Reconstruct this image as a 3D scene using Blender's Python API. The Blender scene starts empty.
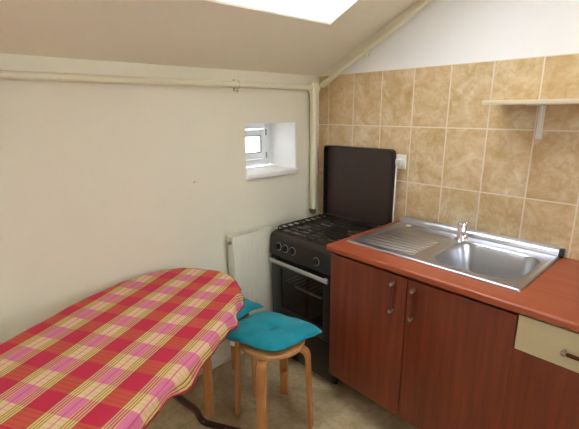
import bpy, bmesh, math, random
from mathutils import Vector, Matrix
random.seed(7)
PI = math.pi
SC = bpy.context.scene
COL = SC.collection

# ------------------------------------------------------------------ helpers
def lin(r, g, b):
    f = lambda c: (c / 255 / 12.92) if c / 255 <= 0.04045 else ((c / 255 + 0.055) / 1.055) ** 2.4
    return (f(r), f(g), f(b), 1.0)


class NT:
    """Small wrapper for building node trees."""
    def __init__(self, name):
        self.m = bpy.data.materials.new(name)
        self.m.use_nodes = True
        self.t = self.m.node_tree
        self.b = self.t.nodes['Principled BSDF']

    def n(self, kind, **kw):
        nd = self.t.nodes.new(kind)
        for k, v in kw.items():
            setattr(nd, k, v)
        return nd

    def l(self, a, b):
        self.t.links.new(a, b)

    def put(self, sock, v):
        if hasattr(v, 'is_output'):
            self.l(v, sock)
        else:
            sock.default_value = v

    def math(self, op, a, b=0.0, c=0.0, clamp=False):
        nd = self.n('ShaderNodeMath', operation=op, use_clamp=clamp)
        self.put(nd.inputs[0], a); self.put(nd.inputs[1], b); self.put(nd.inputs[2], c)
        return nd.outputs[0]

    def mix(self, f, a, b, mode='MIX'):
        nd = self.n('ShaderNodeMix', data_type='RGBA', blend_type=mode)
        self.put(nd.inputs[0], f); self.put(nd.inputs[6], a); self.put(nd.inputs[7], b)
        return nd.outputs[2]

    def noise(self, vec, scale, detail=4, rough=0.55, dist=0.0):
        nd = self.n('ShaderNodeTexNoise')
        self.l(vec, nd.inputs['Vector'])
        nd.inputs['Scale'].default_value = scale
        nd.inputs['Detail'].default_value = detail
        nd.inputs['Roughness'].default_value = rough
        nd.inputs['Distortion'].default_value = dist
        return nd.outputs['Fac']

    def ramp(self, fac, stops):
        nd = self.n('ShaderNodeValToRGB')
        e = nd.color_ramp.elements
        while len(e) < len(stops):
            e.new(0.5)
        for el, (p, c) in zip(e, stops):
            el.position = p; el.color = c
        self.l(fac, nd.inputs[0])
        return nd.outputs[0]

    def coord(self, which='Object', scale=(1, 1, 1)):
        tc = self.n('ShaderNodeTexCoord')
        mp = self.n('ShaderNodeMapping')
        mp.inputs['Scale'].default_value = scale
        self.l(tc.outputs[which], mp.inputs[0])
        return mp.outputs[0]

    def geo(self, scale=(1, 1, 1)):
        g = self.n('ShaderNodeNewGeometry')
        mp = self.n('ShaderNodeMapping')
        mp.inputs['Scale'].default_value = scale
        self.l(g.outputs['Position'], mp.inputs[0])
        return mp.outputs[0]

    def bump(self, h, strength=0.2, dist=0.002):
        nd = self.n('ShaderNodeBump')
        nd.inputs['Strength'].default_value = strength
        nd.inputs['Distance'].default_value = dist
        self.l(h, nd.inputs['Height'])
        self.l(nd.outputs[0], self.b.inputs['Normal'])

    def base(self, v):
        self.put(self.b.inputs['Base Color'], v)

    def set(self, **kw):
        names = dict(rough='Roughness', metal='Metallic', spec='Specular IOR Level', trans='Transmission Weight',
                     coat='Coat Weight', coatr='Coat Roughness', sheen='Sheen Weight', ior='IOR')
        for k, v in kw.items():
            self.put(self.b.inputs[names[k]], v)


def plain(name, col, rough=0.5, var=0.06, scale=30, bump=0.0, **kw):
    """A plain colour with a little procedural variation."""
    t = NT(name)
    v = t.coord()
    f = t.noise(v, scale)
    dark = tuple(c * (1 - var) for c in col[:3]) + (1,)
    lite = tuple(min(1, c * (1 + var)) for c in col[:3]) + (1,)
    t.base(t.mix(f, dark, lite))
    t.set(rough=rough, **kw)
    if bump:
        t.bump(f, bump, 0.002)
    return t.m


class MB:
    """Collects geometry for ONE mesh object."""
    def __init__(self):
        self.bm = bmesh.new()

    def _xf(self, vs, loc, rot):
        if rot is not None:
            bmesh.ops.rotate(self.bm, verts=vs, cent=(0, 0, 0), matrix=rot)
        bmesh.ops.translate(self.bm, verts=vs, vec=loc)

    def box(self, x0, x1, y0, y1, z0, z1, bev=0.0, seg=2, mat=0, rot=None, smooth=False):
        c = Vector(((x0 + x1) / 2, (y0 + y1) / 2, (z0 + z1) / 2))
        tmp = bmesh.new()
        bmesh.ops.create_cube(tmp, size=1)
        for v in tmp.verts:
            v.co = Vector((v.co.x * (x1 - x0), v.co.y * (y1 - y0), v.co.z * (z1 - z0)))
        if bev > 0:
            bmesh.ops.bevel(tmp, geom=list(tmp.edges), offset=bev, segments=seg, profile=0.5, affect='EDGES')
        self._merge(tmp, c, rot, mat)

    def _merge(self, tmp, loc, rot, mat=0):
        mp = {}
        for v in tmp.verts:
            co = v.co.copy()
            if rot is not None:
                co = rot @ co
            mp[v] = self.bm.verts.new(co + Vector(loc))
        for f in tmp.faces:
            try:
                nf = self.bm.faces.new([mp[v] for v in f.verts])
                nf.material_index = mat
                nf.smooth = f.smooth
            except ValueError:
                pass
        tmp.free()

    def lathe(self, prof, loc=(0, 0, 0), seg=32, rot=None, mat=0):
        """prof: list of (r, z); closed with caps where r == 0."""
        tmp = bmesh.new()
        rings = []
        for r, z in prof:
            if r < 1e-6:
                rings.append([tmp.verts.new((0, 0, z))])
            else:
                rings.append([tmp.verts.new((r * math.cos(2 * PI * k / seg), r * math.sin(2 * PI * k / seg), z)) for k in range(seg)])
        for a, b in zip(rings, rings[1:]):
            for k in range(seg):
                k2 = (k + 1) % seg
                if len(a) == 1 and len(b) == 1:
                    continue
                if len(a) == 1:
                    tmp.faces.new((a[0], b[k], b[k2]))
                elif len(b) == 1:
                    tmp.faces.new((a[k], b[0], a[k2]))
                else:
                    tmp.faces.new((a[k], b[k], b[k2], a[k2]))
        for f in tmp.faces:
            f.smooth = True
        self._merge(tmp, loc, rot, mat)

    def sweep(self, pts, prof, up=None, mat=0, smooth=True, closed=False):
        """Sweep a closed 2-D profile along a polyline."""
        pts = [Vector(p) for p in pts]
        n = len(pts)
        tang = []
        for i in range(n):
            if closed:
                t = pts[(i + 1) % n] - pts[i - 1]
            else:
                t = pts[min(i + 1, n - 1)] - pts[max(i - 1, 0)]
            tang.append(t.normalized())
        rings = []
        if up is None:
            a = Vector((0, 0, 1)) if abs(tang[0].z) < 0.9 else Vector((1, 0, 0))
            nrm = tang[0].cross(a).normalized()
        for i in range(n):
            t = tang[i]
            if up is not None:
                s = Vector(up)
                s = (s - t * s.dot(t)).normalized()
            else:
                nrm = (nrm - t * nrm.dot(t)).normalized()
                s = nrm
            q = t.cross(s)
            rings.append([self.bm.verts.new(pts[i] + s * a + q * b) for a, b in prof])
        m = len(prof)
        pairs = list(zip(rings, rings[1:])) + ([(rings[-1], rings[0])] if closed else [])
        for A, B in pairs:
            for k in range(m):
                f = self.bm.faces.new((A[k], A[(k + 1) % m], B[(k + 1) % m], B[k]))
                f.smooth = smooth; f.material_index = mat
        if not closed:
            for R in (rings[0], rings[-1]):
                f = self.bm.faces.new(R); f.material_index = mat

    def tube(self, pts, r, seg=12, mat=0, closed=False):
        self.sweep(pts, [(r * math.cos(2 * PI * k / seg), r * math.sin(2 * PI * k / seg)) for k in range(seg)], mat=mat, closed=closed)

    def prism(self, poly, axis, a, b, mat=0):
        """Extrude a 2-D polygon along axis (0,1,2) from a to b; poly in the other two axes in order."""
        def P(u, v, w):
            return {0: (w, u, v), 1: (u, w, v), 2: (u, v, w)}[axis]
        A = [self.bm.verts.new(P(u, v, a)) for u, v in poly]
        B = [self.bm.verts.new(P(u, v, b)) for u, v in poly]
        fs = [self.bm.faces.new(A), self.bm.faces.new(B)]
        for k in range(len(poly)):
            k2 = (k + 1) % len(poly)
            fs.append(self.bm.faces.new((A[k], A[k2], B[k2], B[k])))
        for f in fs:
            f.material_index = mat

    def build(self, name, mat, parent=None, sharp=35, origin=None):
        bmesh.ops.recalc_face_normals(self.bm, faces=self.bm.faces)
        me = bpy.data.meshes.new(name)
        if origin is not None:
            bmesh.ops.translate(self.bm, verts=self.bm.verts, vec=-Vector(origin))
        self.bm.to_mesh(me); self.bm.free()
        for mm in (mat if isinstance(mat, (list, tuple)) else [mat]):
            me.materials.append(mm)
        o = bpy.data.objects.new(name, me)
        COL.objects.link(o)
        if origin is not None:
            o.location = origin
        if parent is not None:
            o.parent = parent
        try:
            me.set_sharp_from_angle(angle=math.radians(sharp))
        except Exception:
            pass
        return o


def fillet(pts, r, n=8):
    """Round the corners of a polyline."""
    pts = [Vector(p) for p in pts]
    out = [pts[0]]
    for i in range(1, len(pts) - 1):
        a, b, c = pts[i - 1], pts[i], pts[i + 1]
        rr = min(r, (a - b).length * 0.48, (c - b).length * 0.48)
        p = b + (a - b).normalized() * rr
        q = b + (c - b).normalized() * rr
        for k in range(n + 1):
            t = k / n
            out.append(p * (1 - t) ** 2 + b * 2 * t * (1 - t) + q * t * t)
    out.append(pts[-1])
    return out


def tag(o, label=None, cat=None, group=None, kind=None):
    if label: o['label'] = label
    if cat: o['category'] = cat
    if group: o['group'] = group
    if kind: o['kind'] = kind
    return o


def thing(name, label, cat, loc=(0, 0, 0), rz=0.0, group=None):
    o = bpy.data.objects.new(name, None)
    o.empty_display_size = 0.05
    COL.objects.link(o)
    o.location = loc
    o.rotation_euler = (0, 0, rz)
    return tag(o, label, cat, group)


def struct(name, mb, mat, parent=None):
    o = mb.build(name, mat, parent)
    if parent is None:
        o['kind'] = 'structure'
    return o


# ------------------------------------------------------------------ materials
def wall_paint(name, col):
    t = NT(name)
    v = t.geo()
    f = t.noise(v, 3.0, 3)
    g = t.noise(v, 160, 3)
    t.base(t.mix(f, tuple(c * 0.97 for c in col[:3]) + (1,), tuple(min(1, c * 1.03) for c in col[:3]) + (1,)))
    t.set(rough=0.75, spec=0.3)
    t.bump(g, 0.12, 0.002)
    return t.m


M = {}
M['cream_paint'] = wall_paint('cream_paint', lin(231, 227, 208))
M['white_paint'] = wall_paint('white_paint', lin(242, 242, 242))
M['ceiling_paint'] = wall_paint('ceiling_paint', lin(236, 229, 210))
M['reveal_white'] = plain('reveal_white', lin(240, 240, 238), 0.6, 0.02)
M['pipe_paint'] = plain('pipe_paint', lin(226, 222, 194), 0.4, 0.01, 6)
M['radiator_enamel'] = plain('radiator_enamel', lin(222, 221, 206), 0.35, 0.02)
M['white_plastic'] = plain('white_plastic', lin(236, 236, 230), 0.35, 0.02)
M['pvc'] = plain('window_pvc', lin(238, 240, 242), 0.3, 0.02)
M['dark_plastic'] = plain('dark_plastic', lin(38, 38, 48), 0.35, 0.05)
M['grey_gasket'] = plain('grey_gasket', lin(110, 110, 112), 0.5, 0.05)


def tile_mat():
    t = NT('ochre_wall_tile')
    g = t.n('ShaderNodeNewGeometry')
    s = t.n('ShaderNodeSeparateXYZ'); t.l(g.outputs['Position'], s.inputs[0])
    X0, TW, ZT, TH = 0.0858, 0.2006, 1.718, 0.303
    u = t.math('DIVIDE', t.math('SUBTRACT', s.outputs[0], X0), TW)
    w = t.math('DIVIDE', t.math('SUBTRACT', ZT, s.outputs[2]), TH)
    fu = t.math('FRACT', t.math('ADD', u, 20.0)); fw = t.math('FRACT', t.math('ADD', w, 20.0))
    du = t.math('MULTIPLY', t.math('MINIMUM', fu, t.math('SUBTRACT', 1.0, fu)), TW)
    dw = t.math('MULTIPLY', t.math('MINIMUM', fw, t.math('SUBTRACT', 1.0, fw)), TH)
    d = t.math('MINIMUM', du, dw)
    grout = t.math('LESS_THAN', d, 0.0032)
    cid = t.n('ShaderNodeCombineXYZ')
    t.l(t.math('FLOOR', t.math('ADD', u, 20.0)), cid.inputs[0]); t.l(t.math('FLOOR', t.math('ADD', w, 20.0)), cid.inputs[1])
    wn = t.n('ShaderNodeTexWhiteNoise'); t.l(cid.outputs[0], wn.inputs['Vector'])
    # shift the marbling per tile
    add = t.n('ShaderNodeVectorMath', operation='MULTIPLY_ADD')
    t.l(wn.outputs['Color'], add.inputs[0]); add.inputs[1].default_value = (3, 3, 3); t.l(g.outputs['Position'], add.inputs[2])
    n1 = t.noise(add.outputs[0], 9, 6, 0.6, 0.8)
    n2 = t.noise(add.outputs[0], 24, 5, 0.65, 1.2)
    c = t.ramp(n1, [(0.3, lin(196, 164, 114)), (0.45, lin(212, 185, 140)), (0.57, lin(222, 201, 162)), (0.72, lin(234, 220, 190))])
    c = t.mix(t.math('MULTIPLY', t.math('SUBTRACT', n2, 0.42, clamp=True), 1.9, clamp=True), c, lin(180, 140, 90))
    c = t.mix(t.math('MULTIPLY', wn.outputs['Value'], 0.18), c, lin(222, 190, 152))
    t.base(t.mix(grout, c, lin(228, 214, 196)))
    t.set(rough=t.math('ADD', t.math('MULTIPLY', grout, 0.5), 0.24))
    h = t.math('SUBTRACT', t.math('MINIMUM', t.math('MULTIPLY', d, 220), 1.0), t.math('MULTIPLY', n2, 0.25))
    t.bump(h, 0.25, 0.002)
    return t.m


M['tile'] = tile_mat()


def floor_mat():
    t = NT('stone_look_floor_tile')
    g = t.n('ShaderNodeNewGeometry')
    s = t.n('ShaderNodeSeparateXYZ'); t.l(g.outputs['Position'], s.inputs[0])
    T = 0.333
    d = None
    for k in (0, 1):
        f = t.math('FRACT', t.math('DIVIDE', t.math('ADD', s.outputs[k], 10.03), T))
        e = t.math('MULTIPLY', t.math('MINIMUM', f, t.math('SUBTRACT', 1.0, f)), T)
        d = e if d is None else t.math('MINIMUM', d, e)
    grout = t.math('LESS_THAN', d, 0.002)
    n1 = t.noise(g.outputs['Position'], 7, 6, 0.6, 0.6)
    n2 = t.noise(g.outputs['Position'], 30, 5, 0.6, 0.5)
    c = t.ramp(n1, [(0.3, lin(168, 148, 112)), (0.5, lin(192, 172, 134)), (0.7, lin(210, 194, 158))])
    c = t.mix(t.math('MULTIPLY', t.math('SUBTRACT', n2, 0.45, clamp=True), 1.8, clamp=True), c, lin(140, 118, 84))
    t.base(t.mix(grout, c, lin(168, 152, 122)))
    t.set(rough=0.32)
    t.bump(t.math('SUBTRACT', t.math('MINIMUM', t.math('MULTIPLY', d, 300), 1.0), t.math('MULTIPLY', n2, 0.2)), 0.2, 0.002)
    return t.m


M['floor'] = floor_mat()


def wood(name, dark, mid, lite, axis, rough=0.35, scale=1.0, coat=0.0):
    t = NT(name)
    sc = [38 * scale, 38 * scale, 38 * scale]; sc[axis] = 2.2 * scale
    v = t.geo(tuple(sc))
    n1 = t.noise(v, 1.0, 5, 0.6, 0.4)
    sc2 = [160, 160, 160]; sc2[axis] = 5
    n2 = t.noise(t.geo(tuple(sc2)), 1.0, 3, 0.5)
    c = t.ramp(n1, [(0.3, dark), (0.52, mid), (0.72, lite)])
    c = t.mix(t.math('MULTIPLY', n2, 0.25), c, dark)
    t.base(c)
    t.set(rough=rough, coat=coat)
    t.bump(n2, 0.05, 0.001)
    return t.m


M['cherry'] = wood('cherry_laminate', lin(100, 39, 22), lin(121, 51, 29), lin(138, 63, 37), 2, 0.38)
M['counter'] = wood('orange_brown_laminate', lin(146, 68, 40), lin(160, 78, 47), lin(172, 90, 57), 0, 0.33, 0.6)
M['cherry_bar'] = wood('cherry_bar_wood', lin(84, 32, 20), lin(98, 40, 24), lin(112, 50, 30), 2, 0.35)
M['birch'] = wood('bentwood', lin(172, 112, 60), lin(196, 136, 82), lin(212, 156, 100), 2, 0.4, 0.7)
M['birch_seat'] = wood('birch_seat_veneer', lin(184, 132, 82), lin(200, 150, 98), lin(214, 168, 116), 0, 0.42, 0.7)
M['cream_front'] = plain('cream_laminate', lin(208, 195, 160), 0.4, 0.04, 12)
M['carcass'] = plain('cabinet_carcass', lin(120, 60, 38), 0.5, 0.05)


def steel(name, col, rough, brushed=True, aniso_axis=0):
    t = NT(name)
    t.base(col)
    sc = [300, 300, 300]; sc[aniso_axis] = 6
    n = t.noise(t.coord(), 4.0, 2)
    t.set(metal=1.0, rough=t.math('ADD', t.math('MULTIPLY', n, 0.06), rough - 0.03))
    return t.m


M['steel'] = steel('brushed_sink_steel', lin(190, 192, 198), 0.31)
M['chrome'] = steel('chrome', lin(225, 225, 228), 0.1, False)
M['satin'] = steel('satin_metal', lin(176, 168, 160), 0.4, False)
M['handle_grey'] = plain('grey_handle_enamel', lin(170, 170, 168), 0.35, 0.03)
M['stove_black'] = plain('black_enamel', lin(30, 28, 27), 0.28, 0.1, coat=0.3)
M['stove_panel'] = plain('dark_brown_panel', lin(36, 30, 27), 0.42, 0.08)
M['stove_top'] = plain('brown_black_enamel', lin(66, 52, 42), 0.25, 0.15, 25, coat=0.4)
M['lid'] = plain('brown_lid_enamel', lin(58, 44, 40), 0.32, 0.08, 8)
M['lid_rim'] = plain('dark_lid_rim', lin(34, 24, 22), 0.35, 0.08, 8)
M['grate'] = plain('cast_iron_grate', lin(22, 20, 19), 0.5, 0.15, 60, bump=0.1)
M['burner_cap'] = plain('burner_cap_black', lin(20, 19, 19), 0.5, 0.1)
M['burner_alu'] = steel('burner_aluminium', lin(150, 140, 128), 0.42, False)
M['oven_inside'] = plain('oven_enamel', lin(46, 46, 48), 0.4, 0.1)
M['maroon_tube'] = plain('maroon_tube_paint', lin(52, 24, 28), 0.3, 0.08, coat=0.3)
M['table_board'] = plain('table_board', lin(170, 140, 110), 0.5, 0.08)


def glass(name, tint, rough=0.0):
    t = NT(name)
    t.base(tint)
    t.set(rough=rough, trans=1.0, ior=1.45)
    return t.m


M['pane'] = glass('clear_pane', (1, 1, 1, 1))
M['oven_glass'] = glass('smoked_oven_glass', lin(190, 188, 186))


def teal_mat():
    t = NT('teal_cushion_fabric')
    v = t.coord('Object')
    w = t.n('ShaderNodeTexWave'); w.inputs['Scale'].default_value = 180; t.l(v, w.inputs['Vector'])
    n = t.noise(v, 14, 4)
    t.base(t.mix(n, lin(14, 126, 142), lin(30, 152, 168)))
    t.set(rough=0.85, sheen=0.15, spec=0.2)
    t.bump(t.math('ADD', t.math('MULTIPLY', w.outputs['Fac'], 0.3), t.noise(v, 40, 3)), 0.25, 0.002)
    return t.m


M['teal'] = teal_mat()
M['teal_dark'] = plain('dark_cushion_underside', lin(24, 40, 46), 0.9, 0.08)


def plaid_mat():
    t = NT('plaid_table_cotton')
    uvn = t.n('ShaderNodeUVMap'); uvn.uv_map = 'UVMap'
    s = t.n('ShaderNodeSeparateXYZ'); t.l(uvn.outputs[0], s.inputs[0])
    u, v = s.outputs[0], s.outputs[1]
    pu = t.math('FRACT', t.math('ADD', t.math('DIVIDE', t.math('SUBTRACT', u, 0.015), 0.14), 20.5))
    eu = t.math('ABSOLUTE', t.math('SUBTRACT', pu, 0.5))            # 0 at the middle of a strong band
    A = t.math('LESS_THAN', eu, 0.26)
    pv = t.math('FRACT', t.math('ADD', t.math('DIVIDE', t.math('SUBTRACT', v, 0.055), 0.183), 20.5))
    ev = t.math('ABSOLUTE', t.math('SUBTRACT', pv, 0.5))            # 0 at the middle of a red band
    red = t.math('LESS_THAN', ev, 0.19)
    stripe = t.math('MULTIPLY', t.math('GREATER_THAN', ev, 0.19), t.math('LESS_THAN', ev, 0.39))
    fs = t.math('FRACT', t.math('DIVIDE', t.math('SUBTRACT', ev, 0.19), 0.05))
    darkl = t.math('LESS_THAN', fs, 0.3)
    yel = t.math('LESS_THAN', fs, 0.72)
    # weft ribs inside the orange bands
    wu = t.math('LESS_THAN', t.math('FRACT', t.math('MULTIPLY', u, 62)), 0.28)
    redc = t.mix(A, t.mix(t.math('MULTIPLY', wu, 0.55), lin(190, 76, 58), lin(160, 58, 40)), lin(186, 30, 64))
    pale = t.mix(A, t.mix(t.math('MULTIPLY', wu, 0.35), lin(212, 182, 146), lin(192, 150, 104)), lin(204, 114, 148))
    st = t.mix(yel, pale, t.mix(A, lin(206, 178, 92), lin(208, 160, 92)))
    st = t.mix(darkl, st, t.mix(A, lin(120, 92, 44), lin(134, 60, 60)))
    c = t.mix(red, pale, redc)
    c = t.mix(stripe, c, st)
    # centre line of pale bands
    cl = t.math('GREATER_THAN', ev, 0.488)
    c = t.mix(t.math('MULTIPLY', cl, 0.7), c, lin(190, 66, 100))
    n = t.noise(t.coord('Object'), 90, 3)
    c = t.mix(t.math('MULTIPLY', n, 0.16), c, lin(120, 40, 50))
    t.base(c)
    t.set(rough=0.85, spec=0.2, sheen=0.1)
    w = t.n('ShaderNodeTexNoise'); w.inputs['Scale'].default_value = 420; t.l(t.coord('Object'), w.inputs['Vector'])
    t.bump(w.outputs['Fac'], 0.2, 0.001)
    return t.m


M['plaid'] = plaid_mat()
M['crimson'] = plain('crimson_hem', lin(150, 22, 52), 0.85, 0.1)

# ------------------------------------------------------------------ the setting
XR, YF = 3.3, -3.7          # far sides of the room
KZ, SL = 1.72, 0.47         # knee wall height and roof slope
XF = 2.35                   # where the slope meets the flat ceiling
ZF = KZ + SL * XF
slope_n = Vector((-SL, 0, 1)).normalized()
roof_z = lambda x: KZ + SL * x

mb = MB(); mb.box(-0.32, XR + 0.2, YF - 0.2, 0.2, -0.1, 0)
struct('floor', mb, M['floor'])

# knee wall with the niche
NY0, NY1, NZ0, NZ1, ND = -0.617, -0.217, 1.118, 1.437, 0.255
mb = MB()
mb.box(-0.32, 0, YF - 0.2, NY0, 0, KZ)
mb.box(-0.32, 0, NY1, 0.2, 0, KZ)
mb.box(-0.32, 0, NY0, NY1, 0, NZ0)
mb.box(-0.32, 0, NY0, NY1, NZ1, KZ)
struct('wall_left', mb, M['cream_paint'])

mb = MB()
mb.prism([(0, 0), (XR, 0), (XR, ZF), (XF, ZF), (0, KZ)], 1, 0, 0.2)
struct('wall_back', mb, M['white_paint'])
WY_, WZ_ = (-1.75, -0.65), (0.95, 2.1)  # opening for the added fill window
mb = MB()
mb.box(XR, XR + 0.2, YF, WY_[0], 0, ZF); mb.box(XR, XR + 0.2, WY_[1], 0, 0, ZF)
mb.box(XR, XR + 0.2, WY_[0], WY_[1], 0, WZ_[0]); mb.box(XR, XR + 0.2, WY_[0], WY_[1], WZ_[1], ZF)
struct('wall_right', mb, M['white_paint'])
mb = MB()
a_, b_, c_, d_ = WY_[0] + 0.001, WY_[1] - 0.001, WZ_[0] + 0.001, WZ_[1] - 0.001
for q in ((a_, a_ + 0.07, c_, d_), (b_ - 0.07, b_, c_, d_), (a_ + 0.07, b_ - 0.07, c_, c_ + 0.07), (a_ + 0.07, b_ - 0.07, d_ - 0.07, d_), (-1.23, -1.17, c_ + 0.07, d_ - 0.07)):
    mb.box(XR + 0.1, XR + 0.16, *q, 0.004)
w4 = struct('window_4', mb, M['pvc'])  # unseen window, added to brighten the knee wall and tiles
mb = MB(); mb.box(XR + 0.125, XR + 0.131, a_ + 0.07, -1.23, c_ + 0.07, d_ - 0.07); mb.build('pane', M['pane'], w4)
mb = MB(); mb.box(XR + 0.125, XR + 0.131, -1.17, b_ - 0.07, c_ + 0.07, d_ - 0.07); mb.build('pane', M['pane'], w4)
ld = bpy.data.lights.new('window_4_portal', 'AREA'); ld.shape = 'RECTANGLE'
ld.size = b_ - a_; ld.size_y = d_ - c_; ld.cycles.is_portal = True
lo = bpy.data.objects.new('window_4_portal', ld); COL.objects.link(lo)
lo.location = (XR + 0.21, (a_ + b_) / 2, (c_ + d_) / 2); lo.rotation_euler = (PI / 2, 0, PI / 2)
mb = MB()
mb.prism([(0, 0), (XR, 0), (XR, ZF), (XF, ZF), (0, KZ)], 1, YF - 0.2, YF)
struct('wall_front', mb, M['white_paint'])

# sloped ceiling with two roof window openings (the second added for fill light), then a flat part
SKY = [(0.42, 1.36, -1.16, -0.378), (0.42, 1.36, -3.1, -2.32)]
RT = 0.16                                   # roof thickness (vertical)
mb = MB()
def slab(x0, x1, y0, y1):
    a, b = roof_z(x0), roof_z(x1)
    mb.prism([(x0, a), (x1, b), (x1, b + RT), (x0, a + RT)], 1, y0, y1)
x0, x1 = SKY[0][0], SKY[0][1]
slab(-0.32, x0, YF - 0.2, 0.2)
slab(x1, XF, YF - 0.2, 0.2)
slab(x0, x1, SKY[0][3], 0.2)
slab(x0, x1, SKY[1][3], SKY[0][2])
slab(x0, x1, YF - 0.2, SKY[1][2])
mb.box(XF, XR + 0.2, YF - 0.2, 0.2, ZF, ZF + RT)
struct('ceiling', mb, M['ceiling_paint'])


def skylight(name, x0, x1, y0, y1):
    """Roof window: white lining, frame and pane, in the slope."""
    ang = math.atan(SL)
    rot = Matrix.Rotation(-ang, 3, 'Y')
    L = (x1 - x0) / math.cos(ang)
    c = Vector(((x0 + x1) / 2, (y0 + y1) / 2, roof_z((x0 + x1) / 2) + RT))
    W = y1 - y0
    root = MB()
    lt = 0.003
    # lining boards against the reveal
    a, b = roof_z(x0), roof_z(x1)
    for ya, yb in ((y0, y0 + lt), (y1 - lt, y1)):
        root.prism([(x0 + 0.001, a + 0.002), (x1 - 0.001, b + 0.002), (x1 - 0.001, b + RT), (x0 + 0.001, a + RT)], 1, ya, yb)
    root.box(x0, x0 + lt, y0 + lt, y1 - lt, roof_z(x0) + 0.006, roof_z(x0) + RT)
    root.box(x1 - lt, x1, y0 + lt, y1 - lt, roof_z(x1) + 0.002, roof_z(x1) + RT - 0.006)
    o = struct(name, root, M['reveal_white'])
    f = MB()
    fw = 0.05
    def bar(u0, u1, v0, v1):
        ctr = c + rot @ Vector(((u0 + u1) / 2, 0, 0.03)) + Vector((0, (v0 + v1) / 2, 0))
        du, dv = (u1 - u0) / 2, (v1 - v0) / 2
        tmp = bmesh.new(); bmesh.ops.create_cube(tmp, size=1)
        for v in tmp.verts:
            v.co = Vector((v.co.x * 2 * du, v.co.y * 2 * dv, v.co.z * 0.05))
        f._merge(tmp, ctr, rot)
    bar(-L / 2, L / 2, -W / 2 - 0.03, -W / 2 + fw); bar(-L / 2, L / 2, W / 2 - fw, W / 2 + 0.03)
    bar(-L / 2 - 0.03, -L / 2 + fw, -W / 2 + fw, W / 2 - fw); bar(L / 2 - fw, L / 2 + 0.03, -W / 2 + fw, W / 2 - fw)
    f.build('window_frame', M['pvc'], o)
    g = MB()
    tmp = bmesh.new(); bmesh.ops.create_cube(tmp, size=1)
    for v in tmp.verts:
        v.co = Vector((v.co.x * (L - 2 * fw), v.co.y * (W - 2 * fw), v.co.z * 0.006))
    g._merge(tmp, c + rot @ Vector((0, 0, 0.03)), rot)
    g.build('pane', M['pane'], o)
    # sky portal just above the glass: helps the sampler find the sky
    ld = bpy.data.lights.new(name + '_portal', 'AREA')
    ld.shape = 'RECTANGLE'; ld.size = L + 0.02; ld.size_y = W + 0.02
    ld.cycles.is_portal = True
    lo = bpy.data.objects.new(name + '_portal', ld); COL.objects.link(lo)
    lo.location = c + rot @ Vector((0, 0, 0.09))
    lo.rotation_euler = (0, -ang, 0)
    return o


skylight('window_1', *SKY[0])
skylight('fill_window_3', *SKY[1])  # unseen second skylight, added behind the camera as extra fill

# small window at the back of the niche
mb = MB()
fx0, fx1 = -ND - 0.05, -ND
ya, yb, za, zb = NY0 + 0.002, NY1 - 0.002, NZ0 + 0.028, NZ1 - 0.002
fo = 0.045
mb.box(fx0, fx1, ya, ya + fo, za, zb, 0.004); mb.box(fx0, fx1, yb - fo, yb, za, zb, 0.004)
mb.box(fx0, fx1, ya + fo, yb - fo, za, za + fo, 0.004); mb.box(fx0, fx1, ya + fo, yb - fo, zb - fo, zb, 0.004)
w2 = struct('window_2', mb, M['pvc'])
mb = MB()
s0, s1, s2, s3, sw = ya + fo + 0.004, yb - fo - 0.004, za + fo + 0.004, zb - fo - 0.004, 0.042
mb.box(fx0 + 0.006, fx1 + 0.012, s0, s0 + sw, s2, s3, 0.005); mb.box(fx0 + 0.006, fx1 + 0.012, s1 - sw, s1, s2, s3, 0.005)
mb.box(fx0 + 0.006, fx1 + 0.012, s0 + sw, s1 - sw, s2, s2 + sw, 0.005); mb.box(fx0 + 0.006, fx1 + 0.012, s0 + sw, s1 - sw, s3 - sw, s3, 0.005)
sash = mb.build('sash', M['pvc'], w2)
mb = MB()
i0, i1, i2, i3 = s0 + sw, s1 - sw, s2 + sw, s3 - sw
gx = fx1 + 0.0125
for a_, b_, c_, d_ in ((i0 - 0.003, i0 + 0.003, i2, i3), (i1 - 0.003, i1 + 0.003, i2, i3), (i0, i1, i2 - 0.003, i2 + 0.003), (i0, i1, i3 - 0.003, i3 + 0.003)):
    mb.box(gx - 0.008, gx, a_, b_, c_, d_)
mb.build('gasket', M['grey_gasket'], sash)
mb = MB(); mb.box(fx0 + 0.02, fx0 + 0.026, i0, i1, i2, i3); mb.build('pane', M['pane'], sash)
mb = MB()
for zz in (s2 + 0.02, s3 - 0.02):
    mb.lathe([(0, -0.02), (0.006, -0.02), (0.006, 0.02), (0, 0.02)], (fx1 + 0.012, yb - fo - 0.001, zz), 12)
mb.build('hinge', M['satin'], w2)
mb = MB()
mb.box(-ND, 0.016, NY0 - 0.004, NY1 + 0.002, NZ0 - 0.004, NZ0 + 0.026, 0.004)
mb.build('window_sill', M['reveal_white'], w2)
# plastered white lining of the niche
mb = MB()
lt = 0.004
mb.box(-ND, -0.004, NY1 - lt, NY1, NZ0 + 0.026, NZ1)
mb.box(-ND, -0.004, NY0, NY0 + lt, NZ0 + 0.026, NZ1)
mb.box(-ND, -0.004, NY0 + lt, NY1 - lt, NZ1 - lt, NZ1)
mb.build('niche_lining', M['reveal_white'], w2)
ld = bpy.data.lights.new('window_2_portal', 'AREA'); ld.shape = 'RECTANGLE'
ld.size = yb - ya; ld.size_y = zb - za; ld.cycles.is_portal = True
lo = bpy.data.objects.new('window_2_portal', ld); COL.objects.link(lo)
lo.location = (-0.335, (ya + yb) / 2, (za + zb) / 2); lo.rotation_euler = (0, -PI / 2, 0); lo.rotation_euler = (PI / 2, 0, -PI / 2)

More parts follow.
